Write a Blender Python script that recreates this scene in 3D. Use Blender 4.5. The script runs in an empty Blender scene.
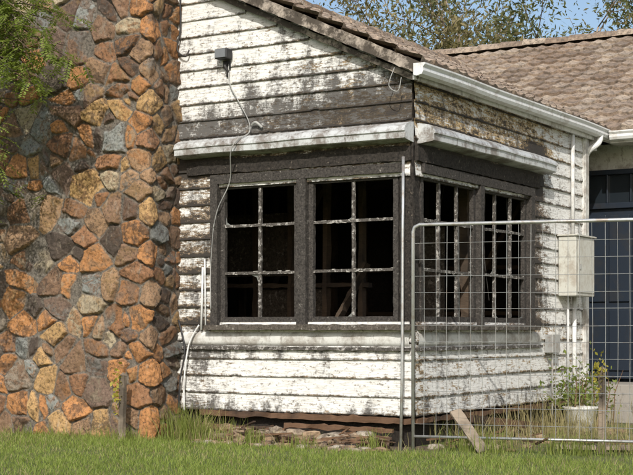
import bpy, math, random
import numpy as np
from mathutils import Vector
random.seed(7); rng=np.random.default_rng(7)
scene=bpy.context.scene
GZ=-.07   # lawn level

# ------------------------------------------------------------ helpers
def link(o,parent=None):
    scene.collection.objects.link(o)
    if parent: o.parent=parent
    return o
def empty(name,loc=(0,0,0)):
    e=bpy.data.objects.new(name,None); e.location=loc; return link(e)
class G:
    def __init__(s): s.v=[]; s.f=[]; s.n=0; s.attr=[]
    def add(s,v,f,a=None):
        v=np.asarray(v,float).reshape(-1,3)
        s.v.append(v); s.f.extend([tuple(i+s.n for i in q) for q in f]); s.n+=len(v)
        s.attr.append(np.full(len(v),0.0) if a is None else np.broadcast_to(np.asarray(a,float),(len(v),)))
    def box(s,x0,x1,y0,y1,z0,z1,a=None):
        v=[(x0,y0,z0),(x1,y0,z0),(x1,y1,z0),(x0,y1,z0),(x0,y0,z1),(x1,y0,z1),(x1,y1,z1),(x0,y1,z1)]
        s.add(v,[(0,3,2,1),(4,5,6,7),(0,1,5,4),(1,2,6,5),(2,3,7,6),(3,0,4,7)],a)
    def beam(s,a,b,w,h,up=(0,0,1),jit=0.0,seg=0.06,at=None,bow=0.0):
        a=np.array(a,float); b=np.array(b,float); d=b-a; L=np.linalg.norm(d); d/=L
        up=np.array(up,float); side=np.cross(d,up)
        if np.linalg.norm(side)<1e-4: up=np.array((1.,0,0)); side=np.cross(d,up)
        side/=np.linalg.norm(side); up=np.cross(side,d)
        n=max(1,int(L/seg)) if (jit>0 or bow>0) else 1
        vs=[]
        for i in range(n+1):
            t=i/n; c=a+d*L*t+up*bow*math.sin(math.pi*t)
            for sx,sy in((-1,-1),(1,-1),(1,1),(-1,1)):
                p=c+side*sx*w/2+up*sy*h/2
                if jit: p=p+side*rng.normal(0,jit)+up*rng.normal(0,jit)
                vs.append(p)
        fs=[(0,1,2,3),(4*n+3,4*n+2,4*n+1,4*n)]
        for i in range(n):
            for k in range(4):
                k2=(k+1)%4; fs.append((4*i+k,4*i+4+k,4*i+4+k2,4*i+k2))
        s.add(vs,fs,rng.random() if at is None else at)
    def tube(s,pts,rad,n=6,at=None):
        pts=[np.array(p,float) for p in pts]
        if not hasattr(rad,'__len__'): rad=[rad]*len(pts)
        vs=[];fs=[];prev=None
        for i,p in enumerate(pts):
            d=pts[min(i+1,len(pts)-1)]-pts[max(i-1,0)]; d/=np.linalg.norm(d)+1e-9
            ref=np.array((0,0,1.)) if abs(d[2])<.9 else np.array((1.,0,0))
            u=np.cross(d,ref) if prev is None else prev-d*np.dot(prev,d)
            u/=np.linalg.norm(u)+1e-9; prev=u; w=np.cross(d,u)
            for k in range(n):
                an=2*math.pi*k/n; vs.append(p+rad[i]*(math.cos(an)*u+math.sin(an)*w))
        for i in range(len(pts)-1):
            for k in range(n):
                k2=(k+1)%n; fs.append((i*n+k,i*n+k2,i*n+n+k2,i*n+n+k))
        fs.append(tuple(range(n-1,-1,-1))); fs.append(tuple((len(pts)-1)*n+k for k in range(n)))
        s.add(vs,fs,rng.random() if at is None else at)
    def build(s,name,mat,parent=None,smooth=False,attr=None,bevel=0):
        me=bpy.data.meshes.new(name)
        V=np.concatenate(s.v)
        me.from_pydata(V.tolist(),[],s.f)
        if attr:
            at=me.attributes.new(attr,'FLOAT','POINT'); at.data.foreach_set('value',np.concatenate(s.attr))
        me.materials.append(mat)
        if smooth: me.polygons.foreach_set('use_smooth',[True]*len(me.polygons))
        me.update()
        o=bpy.data.objects.new(name,me); link(o,parent)
        if bevel:
            m=o.modifiers.new('bev','BEVEL'); m.width=bevel; m.segments=2; m.limit_method='ANGLE'
        return o
def catmull(P,k=8):
    P=[np.array(p,float) for p in P]; P=[P[0]]+P+[P[-1]]; out=[]
    for i in range(1,len(P)-2):
        for j in range(k):
            t=j/k; a,b,c,d=P[i-1],P[i],P[i+1],P[i+2]
            out.append(.5*((2*b)+(-a+c)*t+(2*a-5*b+4*c-d)*t*t+(-a+3*b-3*c+d)*t**3))
    out.append(P[-2]); return out
def vnoise(x,y,sc,seed):
    r2=np.random.default_rng(seed); n=r2.random((256,256))*2-1; x=x*sc+50;y=y*sc+50
    xi=np.floor(x).astype(int);yi=np.floor(y).astype(int);fx=x-xi;fy=y-yi;fx=fx*fx*(3-2*fx);fy=fy*fy*(3-2*fy)
    g_=lambda a,b:n[a%256,b%256]
    return (g_(xi,yi)*(1-fx)+g_(xi+1,yi)*fx)*(1-fy)+(g_(xi,yi+1)*(1-fx)+g_(xi+1,yi+1)*fx)*fy

# ------------------------------------------------------------ node helpers
class N:
    def __init__(s,name):
        s.m=bpy.data.materials.new(name); s.m.use_nodes=True; s.t=s.m.node_tree; s.t.nodes.clear()
        s.out=s.t.nodes.new('ShaderNodeOutputMaterial')
    def n(s,typ,**k):
        x=s.t.nodes.new(typ)
        for a,b in k.items(): setattr(x,a,b)
        return x
    def l(s,a,b): s.t.links.new(a,b)
    def coord(s,scale=(1,1,1)):
        c=s.n('ShaderNodeTexCoord'); m=s.n('ShaderNodeMapping'); m.inputs['Scale'].default_value=scale
        s.l(c.outputs['Object'],m.inputs['Vector']); return m.outputs['Vector']
    def noise(s,scale,vec=None,detail=5,rough=.6,dist=0):
        x=s.n('ShaderNodeTexNoise'); x.inputs['Scale'].default_value=scale; x.inputs['Detail'].default_value=detail
        x.inputs['Roughness'].default_value=rough; x.inputs['Distortion'].default_value=dist
        if vec is not None: s.l(vec,x.inputs['Vector'])
        return x.outputs['Fac']
    def ramp(s,fac,stops,interp='LINEAR'):
        r=s.n('ShaderNodeValToRGB'); r.color_ramp.interpolation=interp
        e=r.color_ramp.elements
        for i,(p,c) in enumerate(stops):
            el=e[i] if i<2 else e.new(p)
            el.position=p; el.color=tuple(c)[:3]+(1,) if hasattr(c,'__len__') else (c,c,c,1)
        s.l(fac,r.inputs['Fac']); return r.outputs['Color']
    def mix(s,fac,a,b,mode='MIX'):
        x=s.n('ShaderNodeMixRGB',blend_type=mode)
        for i,v in ((0,fac),(1,a),(2,b)):
            if isinstance(v,(int,float)): x.inputs[i].default_value=v if i==0 else (v,v,v,1)
            elif isinstance(v,tuple): x.inputs[i].default_value=v+(1,)
            else: s.l(v,x.inputs[i])
        return x.outputs[0]
    def math(s,op,a,b=0.0,clamp=False):
        x=s.n('ShaderNodeMath',operation=op,use_clamp=clamp)
        for i,v in enumerate((a,b)):
            if isinstance(v,(int,float)): x.inputs[i].default_value=v
            else: s.l(v,x.inputs[i])
        return x.outputs[0]
    def attr(s,name):
        x=s.n('ShaderNodeAttribute',attribute_name=name); return x
    def bump(s,h,strength=.5,dist=.01,normal=None):
        b=s.n('ShaderNodeBump'); b.inputs['Strength'].default_value=strength; b.inputs['Distance'].default_value=dist
        s.l(h,b.inputs['Height'])
        if normal is not None: s.l(normal,b.inputs['Normal'])
        return b.outputs[0]
    def bsdf(s,col,rough=.8,normal=None,metal=0,spec=.3):
        p=s.n('ShaderNodeBsdfPrincipled')
        if isinstance(col,tuple): p.inputs['Base Color'].default_value=col+(1,)
        else: s.l(col,p.inputs['Base Color'])
        if isinstance(rough,(int,float)): p.inputs['Roughness'].default_value=rough
        else: s.l(rough,p.inputs['Roughness'])
        p.inputs['Metallic'].default_value=metal
        p.inputs['Specular IOR Level'].default_value=spec
        if normal is not None: s.l(normal,p.inputs['Normal'])
        s.l(p.outputs[0],s.out.inputs[0]); return p

def mat_boards():
    k=N('burnt_weatherboard'); ch=k.attr('char_shade').outputs['Fac']; oc=k.attr('ochre').outputs['Fac']; so=k.attr('soot_shade').outputs['Fac']
    n1=k.noise(1.6,k.coord((2.6,2.6,8)),7,.78); n2=k.noise(1.3,k.coord((5,5,62)),5,.74); n3=k.noise(1.1,k.coord(),3,.6)
    n4=k.noise(24,k.coord((1,1,1.7)),6,.8); n5=k.noise(1.5,k.coord((4,4,1.5)),7,.75)
    c_=lambda n,a:k.math('MULTIPLY',k.math('SUBTRACT',n,.5),a)
    s=k.math('ADD',ch,c_(n1,1.5)); s=k.math('ADD',s,c_(n2,.8)); s=k.math('ADD',s,c_(n4,1.1))
    bare=k.ramp(s,[(.44,0.),(.455,1.)]); blk=k.ramp(s,[(.58,0.),(.63,1.)])
    paint=k.mix(n3,(.62,.62,.60),(.77,.765,.735))
    paint=k.mix(k.ramp(n2,[(.45,0.),(.62,.6)]),paint,(.38,.355,.31))
    sk=k.math('ADD',so,c_(n5,1.7)); sk=k.math('ADD',sk,c_(n4,1.2)); sk=k.math('ADD',sk,c_(n2,.6))
    paint=k.mix(k.ramp(sk,[(.34,0.),(.68,.93)]),paint,(.055,.050,.045))
    paint=k.mix(k.ramp(n4,[(.57,0.),(.62,.85)]),paint,(.14,.115,.09))
    wood=k.mix(k.ramp(n2,[(.38,0.),(.62,1.)]),(.05,.038,.028),(.31,.24,.175))
    wood=k.mix(oc,wood,k.mix(k.ramp(n2,[(.36,0.),(.58,1.)]),(.11,.066,.028),(.56,.41,.21)))
    wood=k.mix(k.ramp(sk,[(.50,0.),(.84,.85)]),wood,(.020,.017,.015))
    c=k.mix(bare,paint,wood); c=k.mix(k.math('MULTIPLY',blk,.95),c,k.mix(n4,(.008,.0075,.007),(.060,.052,.045)))
    h=k.math('SUBTRACT',k.math('ADD',k.math('MULTIPLY',n2,.6),k.math('MULTIPLY',n4,.4)),k.math('MULTIPLY',bare,.6))
    k.bsdf(c,.75,k.bump(h,.75,.006)); return k.m
def mat_char_wood(name,a=(.012,.011,.01),b=(.07,.06,.05),paint=.0,pc=(.42,.41,.38)):
    k=N(name); v=k.coord((8,8,8)); n1=k.noise(2.2,v,7,.75); n2=k.noise(6,v,5,.7)
    c=k.mix(k.ramp(n2,[(.3,0.),(.7,1.)]),a,b)
    if paint>0: c=k.mix(k.ramp(n1,[(.64-paint*.3,0.),(.69-paint*.3,1.)]),c,k.mix(n2,tuple(x*.45 for x in pc),pc))
    k.bsdf(c,.85,k.bump(k.mix(.5,n1,n2),.8,.012),0,.2); return k.m
def mat_wood(name,a,b,stretch=(3,3,20)):
    k=N(name); at=k.attr('tint').outputs['Fac']; v=k.coord(stretch); n1=k.noise(3,v,7,.7); n2=k.noise(1.5,k.coord(),5)
    c=k.mix(n1,a,b); c=k.mix(k.math('MULTIPLY',at,.4),c,tuple(x*.4 for x in a)); c=k.mix(k.ramp(n2,[(.50,0.),(.62,.75)]),c,(.022,.019,.017))
    k.bsdf(c,.85,k.bump(n1,.5,.008)); return k.m
def mat_paint(name,col,dirt=(.25,.2,.15),amt=.5,rough=.5,metal=0,lo=.55,sc=2):
    k=N(name); n1=k.noise(sc,k.coord((1,1,1)),7,.75); n2=k.noise(16,k.coord((1,1,.4)),6,.75)
    c=k.mix(n2,tuple(x*.75 for x in col),col); c=k.mix(k.math('MULTIPLY',k.ramp(n1,[(lo-.04,0.),(lo+.09,1.)]),amt),c,dirt)
    c=k.mix(k.ramp(n2,[(.57,0.),(.67,amt)]),c,tuple(x*.6 for x in dirt))
    k.bsdf(c,rough,k.bump(n2,.25,.004),metal); return k.m
def mat_stone():
    k=N('rubble_stone'); c1=k.attr('col').outputs['Color']; c2=k.attr('col2').outputs['Color']; mo=k.attr('mortar').outputs['Fac']
    v=k.coord(); n1=k.noise(7,v,7,.75,.8); n2=k.noise(34,v,6,.8); n3=k.noise(16,k.coord((1,1,.35)),5,.6)
    c=k.mix(k.ramp(n1,[(.49,0.),(.56,1.)]),c1,c2)
    c=k.mix(k.ramp(n2,[(.38,.8),(.50,0.)]),c,(.05,.037,.028))
    c=k.mix(k.ramp(n2,[(.58,0.),(.68,.45)]),c,(.50,.42,.30))
    c=k.mix(k.ramp(n3,[(.60,0.),(.70,.45)]),c,(.36,.31,.24))
    c=k.mix(mo,c,k.mix(k.ramp(n2,[(.35,0.),(.65,1.)]),(.045,.039,.033),(.25,.22,.18)))
    k.bsdf(c,.8,k.bump(k.mix(.6,n1,n2),1.0,.028)); return k.m
def mat_tile():
    k=N('roof_tile'); t=k.attr('tint').outputs['Fac']; n1=k.noise(1.2,k.coord(),5,.6); n2=k.noise(16,k.coord(),6,.8)
    c=k.ramp(t,[(0.,(.19,.135,.095)),(.5,(.30,.225,.165)),(1.,(.42,.34,.26))])
    c=k.mix(k.ramp(n1,[(.45,0.),(.7,.5)]),c,(.21,.185,.155)); c=k.mix(k.ramp(n2,[(.46,0.),(.58,.75)]),c,(.085,.07,.056))
    c=k.mix(k.ramp(n2,[(.32,.5),(.42,0.)]),c,(.50,.46,.39))
    k.bsdf(c,.85,k.bump(n2,.6,.008)); return k.m
def mat_leaf(name,a,b,trans=.3):
    k=N(name); t=k.attr('tint').outputs['Fac']; n=k.noise(1.3,k.coord(),2)
    c=k.mix(k.math('ADD',k.math('MULTIPLY',t,.6),k.math('MULTIPLY',n,.4)),a,b)
    d=k.n('ShaderNodeBsdfPrincipled'); d.inputs['Roughness'].default_value=.55; d.inputs['Specular IOR Level'].default_value=.25; k.l(c,d.inputs['Base Color'])
    tr=k.n('ShaderNodeBsdfTranslucent'); k.l(k.mix(.5,c,(b[0]*1.4,b[1]*1.5,b[2]*.7)),tr.inputs[0])
    m=k.n('ShaderNodeMixShader'); m.inputs[0].default_value=trans; k.l(d.outputs[0],m.inputs[1]); k.l(tr.outputs[0],m.inputs[2]); k.l(m.outputs[0],k.out.inputs[0]); return k.m
def mat_ground():
    k=N('ground_soil_grass'); at_=k.attr('soil').outputs['Fac']; v=k.coord(); n1=k.noise(.8,v,6); n2=k.noise(18,v,7,.75); n5=k.noise(5,v,5,.7)
    c=k.mix(n2,(.06,.08,.02),(.17,.21,.06)); dirt=k.mix(n2,(.06,.043,.03),(.26,.20,.135))
    c=k.mix(k.ramp(n1,[(.52,0.),(.70,.45)]),c,dirt)
    d2=k.math('ADD',at_,k.math('MULTIPLY',k.math('SUBTRACT',n5,.5),1.2))
    c=k.mix(k.ramp(d2,[(.4,0.),(.6,1.)]),c,dirt)
    k.bsdf(c,.95,k.bump(n2,.8,.03)); return k.m

M_board=mat_boards()
M_frame=mat_char_wood('burnt_painted_frame',(.014,.013,.012),(.085,.076,.068),.10,(.30,.28,.25))
M_muntin=mat_char_wood('blistered_white_muntin',(.03,.027,.024),(.13,.118,.105),.36,(.46,.44,.41))
M_inwall=mat_char_wood('scorched_interior_lining',(.009,.008,.007),(.038,.031,.025))
M_stud=mat_wood('scorched_stud',(.045,.031,.021),(.15,.105,.07))
M_metal=mat_paint('weathered_awning_metal',(.60,.62,.62),(.14,.11,.085),.8,.42,.12,.50,4)
M_gutter=mat_paint('gutter_white_paint',(.74,.75,.74),(.28,.24,.19),.55,.4,0,.54,4)
M_white=mat_paint('dirty_white_paint',(.68,.68,.65),(.22,.185,.15),.75,.5,0,.50,3)
M_barge=mat_paint('peeling_barge_paint',(.42,.36,.30),(.05,.04,.03),.95,.7,0,.45,5)
M_stone=mat_stone(); M_tile=mat_tile()
M_brown=mat_wood('brown_timber',(.08,.045,.028),(.24,.14,.08))
M_grey=mat_wood('grey_weathered_timber',(.22,.17,.12),(.42,.35,.27))
M_galv=mat_paint('galvanised_steel',(.50,.51,.50),(.26,.18,.12),.55,.38,.6,.54,8)
M_blue=mat_paint('navy_door_paint',(.018,.026,.040),(.03,.03,.03),.6,.4)
M_dark=mat_paint('dark_plastic',(.03,.03,.032),(.08,.07,.06),.5,.5)
M_conc=mat_paint('concrete',(.30,.28,.25),(.12,.10,.08),.8,.9)
M_ground=mat_ground()
kg=N('dark_window_glass'); kg.bsdf((.015,.02,.025),.06,None,0,.6); M_glass=kg.m

# ------------------------------------------------------------ layout constants
# origin = under the burnt corner of the front wing. front wall y=0, side wall x=0
W=2.63; T=4.42; SL=.465; EZ=3.38
house=empty('weatherboard_house')

def smooth_rand(s,step,amp):
    n=int((s[-1]-s[0])/step)+4
    return np.interp(s,np.linspace(s[0]-step,s[-1]+step,n),rng.normal(0,amp,n))
pitch=.168
class Boards:
    def __init__(s): s.V=[];s.F=[];s.c=[];s.o=[];s.s=[];s.n=0
    def board(s,s0,s1,z0,z1,mode,charf,ochf,sootf,warp=.003,gap=.0008,off=0.0):
        L=s1-s0
        if L<.03: return
        n=max(3,int(L/.02)); S=np.linspace(s0,s1,n)
        hs=[0,0,.03,.07,.12,.45,.8,.94,1.0]
        jb=smooth_rand(S,1.0,gap)+smooth_rand(S,.04,gap*.4); jy=np.abs(smooth_rand(S,.8,warp))
        for _ in range(rng.poisson(L*.5)):   # splintered lower edge
            c_=rng.uniform(s0,s1); jb=jb+rng.uniform(.004,.013)*np.exp(-((S-c_)/rng.uniform(.015,.05))**4)
        tilt=rng.normal(0,.0010)*(S-S.mean())
        for i,h in enumerate(hs):
            z=z0+(z1-z0+.02)*h+ (jb+tilt)*(1-h)
            out=(.026-.018*h)+jy*(1-h)+off
            if i==0: out=out*0+off*.5+.002
            P_=np.stack([S,-out,z],1) if mode=='x' else np.stack([out,S,z],1)
            s.V.append(P_)
            cc=charf(S,z0+(z1-z0)*h,h)+(.24 if h<=.03 else .10 if h<=.07 else 0)+ s.bv  # charring, plus lap shadow painted in along the lower edge
            s.c.append(cc); s.o.append(ochf(S,z)); s.s.append(sootf(S,z0+(z1-z0)*h)+(.34 if h<=.03 else .14 if h<=.07 else .10 if h>=.94 else 0)+s.bs)  # soot, with painted lap shadow added at both board edges
        m=len(hs)
        for i in range(m-1):
            for j in range(n-1):
                a=s.n+i*n+j; s.F.append((a,a+1,a+n+1,a+n))
        s.n+=m*n
    bv=0; bs=0
    def build(s,name):
        me=bpy.data.meshes.new(name); me.from_pydata(np.concatenate(s.V).tolist(),[],s.F)
        for nm,d in(('char_shade',s.c),('ochre',s.o),('soot_shade',s.s)):
            me.attributes.new(nm,'FLOAT','POINT').data.foreach_set('value',np.clip(np.concatenate(d),0,1.4))
        me.materials.append(M_board); me.update()
        o=bpy.data.objects.new(name,me); link(o,house); return o
def gz(x): return np.exp(-x*x)
def char_front(S,z,h=.5):
    c=np.full_like(S,.17)
    c+=.16*gz((S+.15)/.9)*gz((z-3.14)/.32)
    c+=.17*gz((S+1.0)/1.6)*gz((z-3.0)/.20)
    c+=.09*(z>2.88)*(z<3.9)*np.clip((S+2.6)/2.0,0,1)
    c+=.75*gz((z-2.60)/.10)
    c+=(.24+.25*(h<.45))*(S<-2.15)*(z>1.0)*(z<2.75)
    c+=.12*gz((S+2.35)/.2)*(z<1.1)+.08*gz((z-.25)/.06)
    return c
def soot_front(S,z):
    c=np.full_like(S,.19)
    c+=.34*gz((S+.35)/1.2)*gz((z-3.14)/.38)+.26*gz((z-2.98)/.20)+.15*(z>2.85)*(z<4.0)
    c+=.30*(S<-2.15)*(z>1.0)*(z<2.7)+.30*gz((S+2.35)/.30)*(z<1.1)+.22*gz((z-.25)/.06)+.24*gz((z-.82)/.08)
    return c
def och_front(S,z): return np.clip(.15+.40*gz((S+.2)/.9)*(z>2.8),0,1)+0*S
def char_side(S,z,h=.5):
    c=np.full_like(S,.19)
    c+=.34*(z>2.85)*np.clip(1.15-(S-2.4)/1.7,0,1).clip(0,1)
    c+=.8*gz((z-2.60)/.12)*(S<3.1)
    c+=(.36+.15*(h<.4))*gz((S-2.90)/.28)*(z>1.0)*(z<3.0)
    c+=.14*gz((S-.1)/.2)*(z<1.1)+.09*(z<1.1)
    return c
def soot_side(S,z):
    return .20+.20*(z>2.85)*np.clip(1-(S-2.0)/2.2,0,1)+.22*gz((z-2.97)/.10)*(S<3.2)+.45*gz((S-2.85)/.35)*(z>1.0)*(z<3.0)+.2*gz((z-.28)/.08)+.10*(z<1.1)+0*S
def och_side(S,z): return np.clip(1.0*(z>2.8)*np.clip(1-(S-3.0)/1.4,0,1)+.45*(z<1.05),0,1)+0*S

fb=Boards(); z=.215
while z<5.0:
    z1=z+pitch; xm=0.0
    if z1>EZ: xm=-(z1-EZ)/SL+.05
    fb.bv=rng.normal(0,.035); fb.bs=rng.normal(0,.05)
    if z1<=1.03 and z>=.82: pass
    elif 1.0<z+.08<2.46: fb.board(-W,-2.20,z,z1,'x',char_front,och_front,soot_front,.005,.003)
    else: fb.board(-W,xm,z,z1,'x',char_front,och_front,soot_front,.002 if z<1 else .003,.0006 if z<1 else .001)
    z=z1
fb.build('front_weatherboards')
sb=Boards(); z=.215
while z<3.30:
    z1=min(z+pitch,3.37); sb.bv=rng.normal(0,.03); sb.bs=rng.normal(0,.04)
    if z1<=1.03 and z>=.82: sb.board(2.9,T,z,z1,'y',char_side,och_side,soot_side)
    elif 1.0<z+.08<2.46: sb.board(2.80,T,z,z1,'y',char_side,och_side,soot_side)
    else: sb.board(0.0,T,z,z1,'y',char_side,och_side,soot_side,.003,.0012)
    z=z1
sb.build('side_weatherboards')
g=G()
def apron(g,mode,s0,s1,zb,zt,bulge):
    n=int((s1-s0)/.05); S=np.linspace(s0,s1,n); w=smooth_rand(S,.8,.002)
    V=[];m=9
    for i in range(m):
        t=i/(m-1); z=zb+(zt-zb)*t+w*(1-t); o=.016+bulge*math.sin(math.pi*min(1,t))**.3+0*S
        V.append(np.stack([S,-o,z],1) if mode=='x' else np.stack([o,S,z],1))
    F=[]
    for i in range(m-1):
        for j in range(n-1): a=i*n+j; F.append((a,a+1,a+n+1,a+n))
    g.add(np.concatenate(V),F)
apron(g,'x',-2.55,-.02,.85,.98,.026); apron(g,'y',.04,3.0,.85,.98,.026)
g.build('sill_apron',M_white,house,True)
g=G(); g.beam((-2.58,-.03,.825),(-.01,-.03,.825),.05,.03,jit=.002); g.beam((.03,0.02,.825),(.03,3.0,.825),.05,.03,jit=.002)
g.build('apron_batten',M_muntin,house)

g=G()
g.box(-W,0,.012,.09,.2,1.0); g.box(-W,-2.2,.012,.09,1.0,2.5); g.box(-W,-.005,.012,.09,2.52,EZ)
v=[(-W-4.4,.012,EZ),(-.0,.012,EZ),(-3.5,.012,EZ+3.5*SL-.02),(-W-4.4,.09,EZ),(0,.09,EZ),(-3.5,.09,EZ+3.5*SL-.02)]
g.add(v,[(0,1,2),(3,5,4),(0,3,4,1),(1,4,5,2),(2,5,3,0)])
g.box(-.09,-.012,.10,T,.2,1.0); g.box(-.09,-.012,2.8,T,1.0,2.5); g.box(-.09,-.012,.10,T,2.52,EZ)
g.build('wall_framing_lining',M_inwall,house)
g=G()
g.beam((-2.35,-.02,.185),(-.0,-.02,.172),.04,.05,jit=.005); g.beam((.0,.05,.17),(.0,T,.175),.04,.05,jit=.005)
g.beam((-2.3,-.07,.06),(-1.0,-.09,.03),.03,.05,jit=.006); g.beam((-1.3,-.12,.10),(-.15,-.10,.09),.03,.04,jit=.006)
g.build('bottom_plate',M_brown,house,attr='tint')
g=G(); g.box(-W,-.05,.06,.12,-.12,.2); g.box(-.12,-.06,.12,T,-.12,.2); g.build('underfloor_lining',M_inwall,house)

# ------------------------------------------------------------ windows
fr=G(); mu=G()
def P(mode,s,o,z): return (s,-o,z) if mode=='x' else (o,s,z)
def sash(mode,s0,s1,z0,z1,cols,rows,fw=.05):
    o=-.02; up=(0,1,0) if mode=='x' else (1,0,0)
    fr.beam(P(mode,s0+fw/2,o,z0),P(mode,s0+fw/2,o,z1),fw,.045,up,.0015)
    fr.beam(P(mode,s1-fw/2,o,z0),P(mode,s1-fw/2,o,z1),fw,.045,up,.0015)
    fr.beam(P(mode,s0+fw,o,z0+fw/2),P(mode,s1-fw,o,z0+fw/2),.04,fw,(0,0,1),.0015)
    fr.beam(P(mode,s0+fw,o,z1-fw/2),P(mode,s1-fw,o,z1-fw/2),.04,fw,(0,0,1),.0015)
    for c in cols: mu.beam(P(mode,c,o,z0+fw),P(mode,c+rng.normal(0,.003),o,z1-fw),.028,.030,up,.0009,.03)
    for r in rows: mu.beam(P(mode,s0+fw,o+.004,r),P(mode,s1-fw,o+.004,r+rng.normal(0,.003)),.030,.026,(0,0,1),.0009,.03)
rows=(1.555,2.015)
sash('x',-2.12,-1.215,1.075,2.43,[-1.67],rows); sash('x',-1.105,-.15,1.075,2.43,[-.625],rows)
sash('y',.16,1.36,1.075,2.43,[.56,.96],rows); sash('y',1.46,2.66,1.075,2.43,[1.86,2.26],rows)
fl=G()
for mode,a,b in (('x',-2.07,-.2),('y',.2,2.6)):
    for r in rows:
        for _ in range(16):
            s=rng.uniform(a,b)
            if mode=='x' and -1.27<s<-1.05: continue
            sg=rng.choice([-1,1]); fl.beam(P(mode,s,-.006,r+sg*.012),P(mode,s+rng.uniform(.02,.06),-.006,r+sg*.014),.010,rng.uniform(.004,.009),(0,0,1),.0008)
fl.build('putty_residue',mat_paint('old_putty',(.50,.48,.44),(.2,.18,.15),.7,.9,0,.48,20),house)
kgl=N('sooty_glass'); kgl.bsdf((.16,.165,.155),.15,None,0,.8)
gl=G()
for mode,panes in (('x',[(-2.07,-1.685),(-1.655,-1.265),(-1.055,-.64),(-.61,-.2)]),('y',[(.21,.545),(.575,.945),(.975,1.31),(1.51,1.845),(1.875,2.245),(2.275,2.61)])):
    for (a,b) in panes:
        for (za,zb) in ((1.125,1.54),(1.57,2.0),(2.03,2.38)):
            if rng.random()<.45:
                w_=rng.uniform(.04,.10); hh_=rng.uniform(.04,.12); left=rng.random()<.5; low=rng.random()<.75
                sx=a if left else b; dx_=w_ if left else -w_; sz=za if low else zb; dz_=hh_ if low else -hh_
                gl.add([P(mode,sx,-.022,sz),P(mode,sx+dx_,-.022,sz),P(mode,sx+dx_*.25,-.022,sz+dz_*.3),P(mode,sx,-.022,sz+dz_)],[(0,1,2,3)])
gl.build('broken_glass_edges',kgl.m,house)
up=(0,1,0)
fr.beam((-2.165,-.0,1.0),(-2.165,-.0,2.52),.08,.12,up,.002); fr.beam((-1.16,0,1.05),(-1.16,0,2.45),.10,.11,up,.002)
fr.beam((-2.2,0,2.475),(-.1,0,2.475),.12,.085,(0,0,1),.002)
up=(1,0,0)
fr.beam((0,1.41,1.05),(0,1.41,2.45),.09,.11,up,.002); fr.beam((0,2.72,1.0),(0,2.72,2.52),.10,.12,up,.002)
fr.beam((0,.12,2.475),(0,2.75,2.475),.12,.085,(0,0,1),.002)
fr.build('window_frame',M_frame,house); mu.build('window_muntins',M_muntin,house)
g=G()
g.beam((-.065,.06,.99),(-.065,.06,2.72),.13,.13,(0,1,0),.004)
g.beam((-.0,-.012,1.0),(-.0,-.012,2.70),.03,.03,(0,1,0),.004)
g.beam((-2.5,-.035,2.60),(.0,-.035,2.60),.03,.13,(0,0,1),.004)
g.beam((.035,.0,2.60),(.035,2.95,2.60),.03,.13,(0,0,1),.004)
g.build('corner_post_and_lintel',mat_char_wood('charred_lintel',(.009,.0085,.008),(.055,.047,.040),.10,(.20,.17,.14)),house)
g=G()
g.beam((-2.24,-.045,1.025),(.03,-.045,1.025),.15,.05,(0,0,1),.003); g.beam((.04,.05,1.025),(.04,2.8,1.025),.14,.05,(0,0,1),.003)
g.build('window_sill',mat_char_wood('burnt_sill',(.03,.027,.023),(.14,.12,.10),.22,(.36,.34,.30)),house)

# ------------------------------------------------------------ interior
RX=-4.4
g=G(); g.box(RX,-.1,.1,4.3,.40,.5); g.box(RX,-.1,4.30,4.36,.4,3.3); g.box(RX-.06,RX,.1,4.36,.4,3.3); g.box(RX,-W,.0,.09,.4,3.3)
g.build('burnt_room_walls',M_inwall,house)
g=G()
for i in range(10): x=RX+.2+i*.45; g.beam((x,4.24,.5),(x,4.24,2.9),.05,.09,(0,1,0),.004,.15)
for i in range(9): y=.5+i*.45; g.beam((RX+.07,y,.5),(RX+.07,y,2.9),.05,.09,(1,0,0),.004,.15)
for zz in (1.2,1.75,2.8): g.beam((RX,4.23,zz),(-.15,4.23,zz),.08,.05,(0,0,1),.004,.15)
for i in range(9): y=.35+i*.48; g.beam((RX,y,2.85),(-.12,y,2.85),.05,.12,(0,0,1),.005,.15)
for x in (-3.3,-2.85,-2.4,-1.95,-1.5): g.beam((x,1.75,.5),(x+rng.normal(0,.02),1.75,2.8),.05,.09,(0,1,0),.004,.15)
g.beam((-3.4,1.75,1.5),(-1.4,1.75,1.48),.08,.045,(0,0,1),.004)
g.beam((-3.6,2.2,.5),(-2.4,2.6,2.8),.06,.09,(0,1,0),.004); g.beam((-1.5,3.2,.5),(-.4,3.6,2.5),.05,.08,(0,1,0),.004)
g.beam((-.9,1.6,.5),(-1.0,1.6,2.8),.07,.11,(0,1,0),.005)
g.beam((-1.9,1.3,.5),(-1.3,1.5,1.7),.03,.12,(0,1,0),.004)
g.beam((-.35,1.9,.5),(-.38,1.9,2.8),.05,.09,(1,0,0),.005)
g.build('burnt_studs_and_joists',M_stud,house,attr='tint')
g=G()
g.box(-2.9,-1.95,1.80,1.82,.5,1.45); g.box(-1.3,-.75,2.2,2.22,.5,2.1); g.box(-3.3,-2.4,1.8,1.82,1.6,2.3)
g.build('scorched_plasterboard',mat_char_wood('scorched_plaster',(.02,.017,.014),(.11,.09,.07),.25,(.24,.21,.17)),house)
g=G()
for i in range(5):
    x=rng.uniform(-.7,-.12); y=rng.uniform(.3,2.6); zt=rng.uniform(2.2,2.75); l=rng.uniform(.4,1.3)
    g.tube(catmull([(x,y,zt),(x,y+rng.normal(0,.05),zt-l*.5),(x,y+rng.normal(0,.1),zt-l)],5),.0024,4)
g.build('hanging_wires',mat_paint('burnt_wire',(.10,.095,.09),(.05,.05,.05),.6),house)

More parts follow.
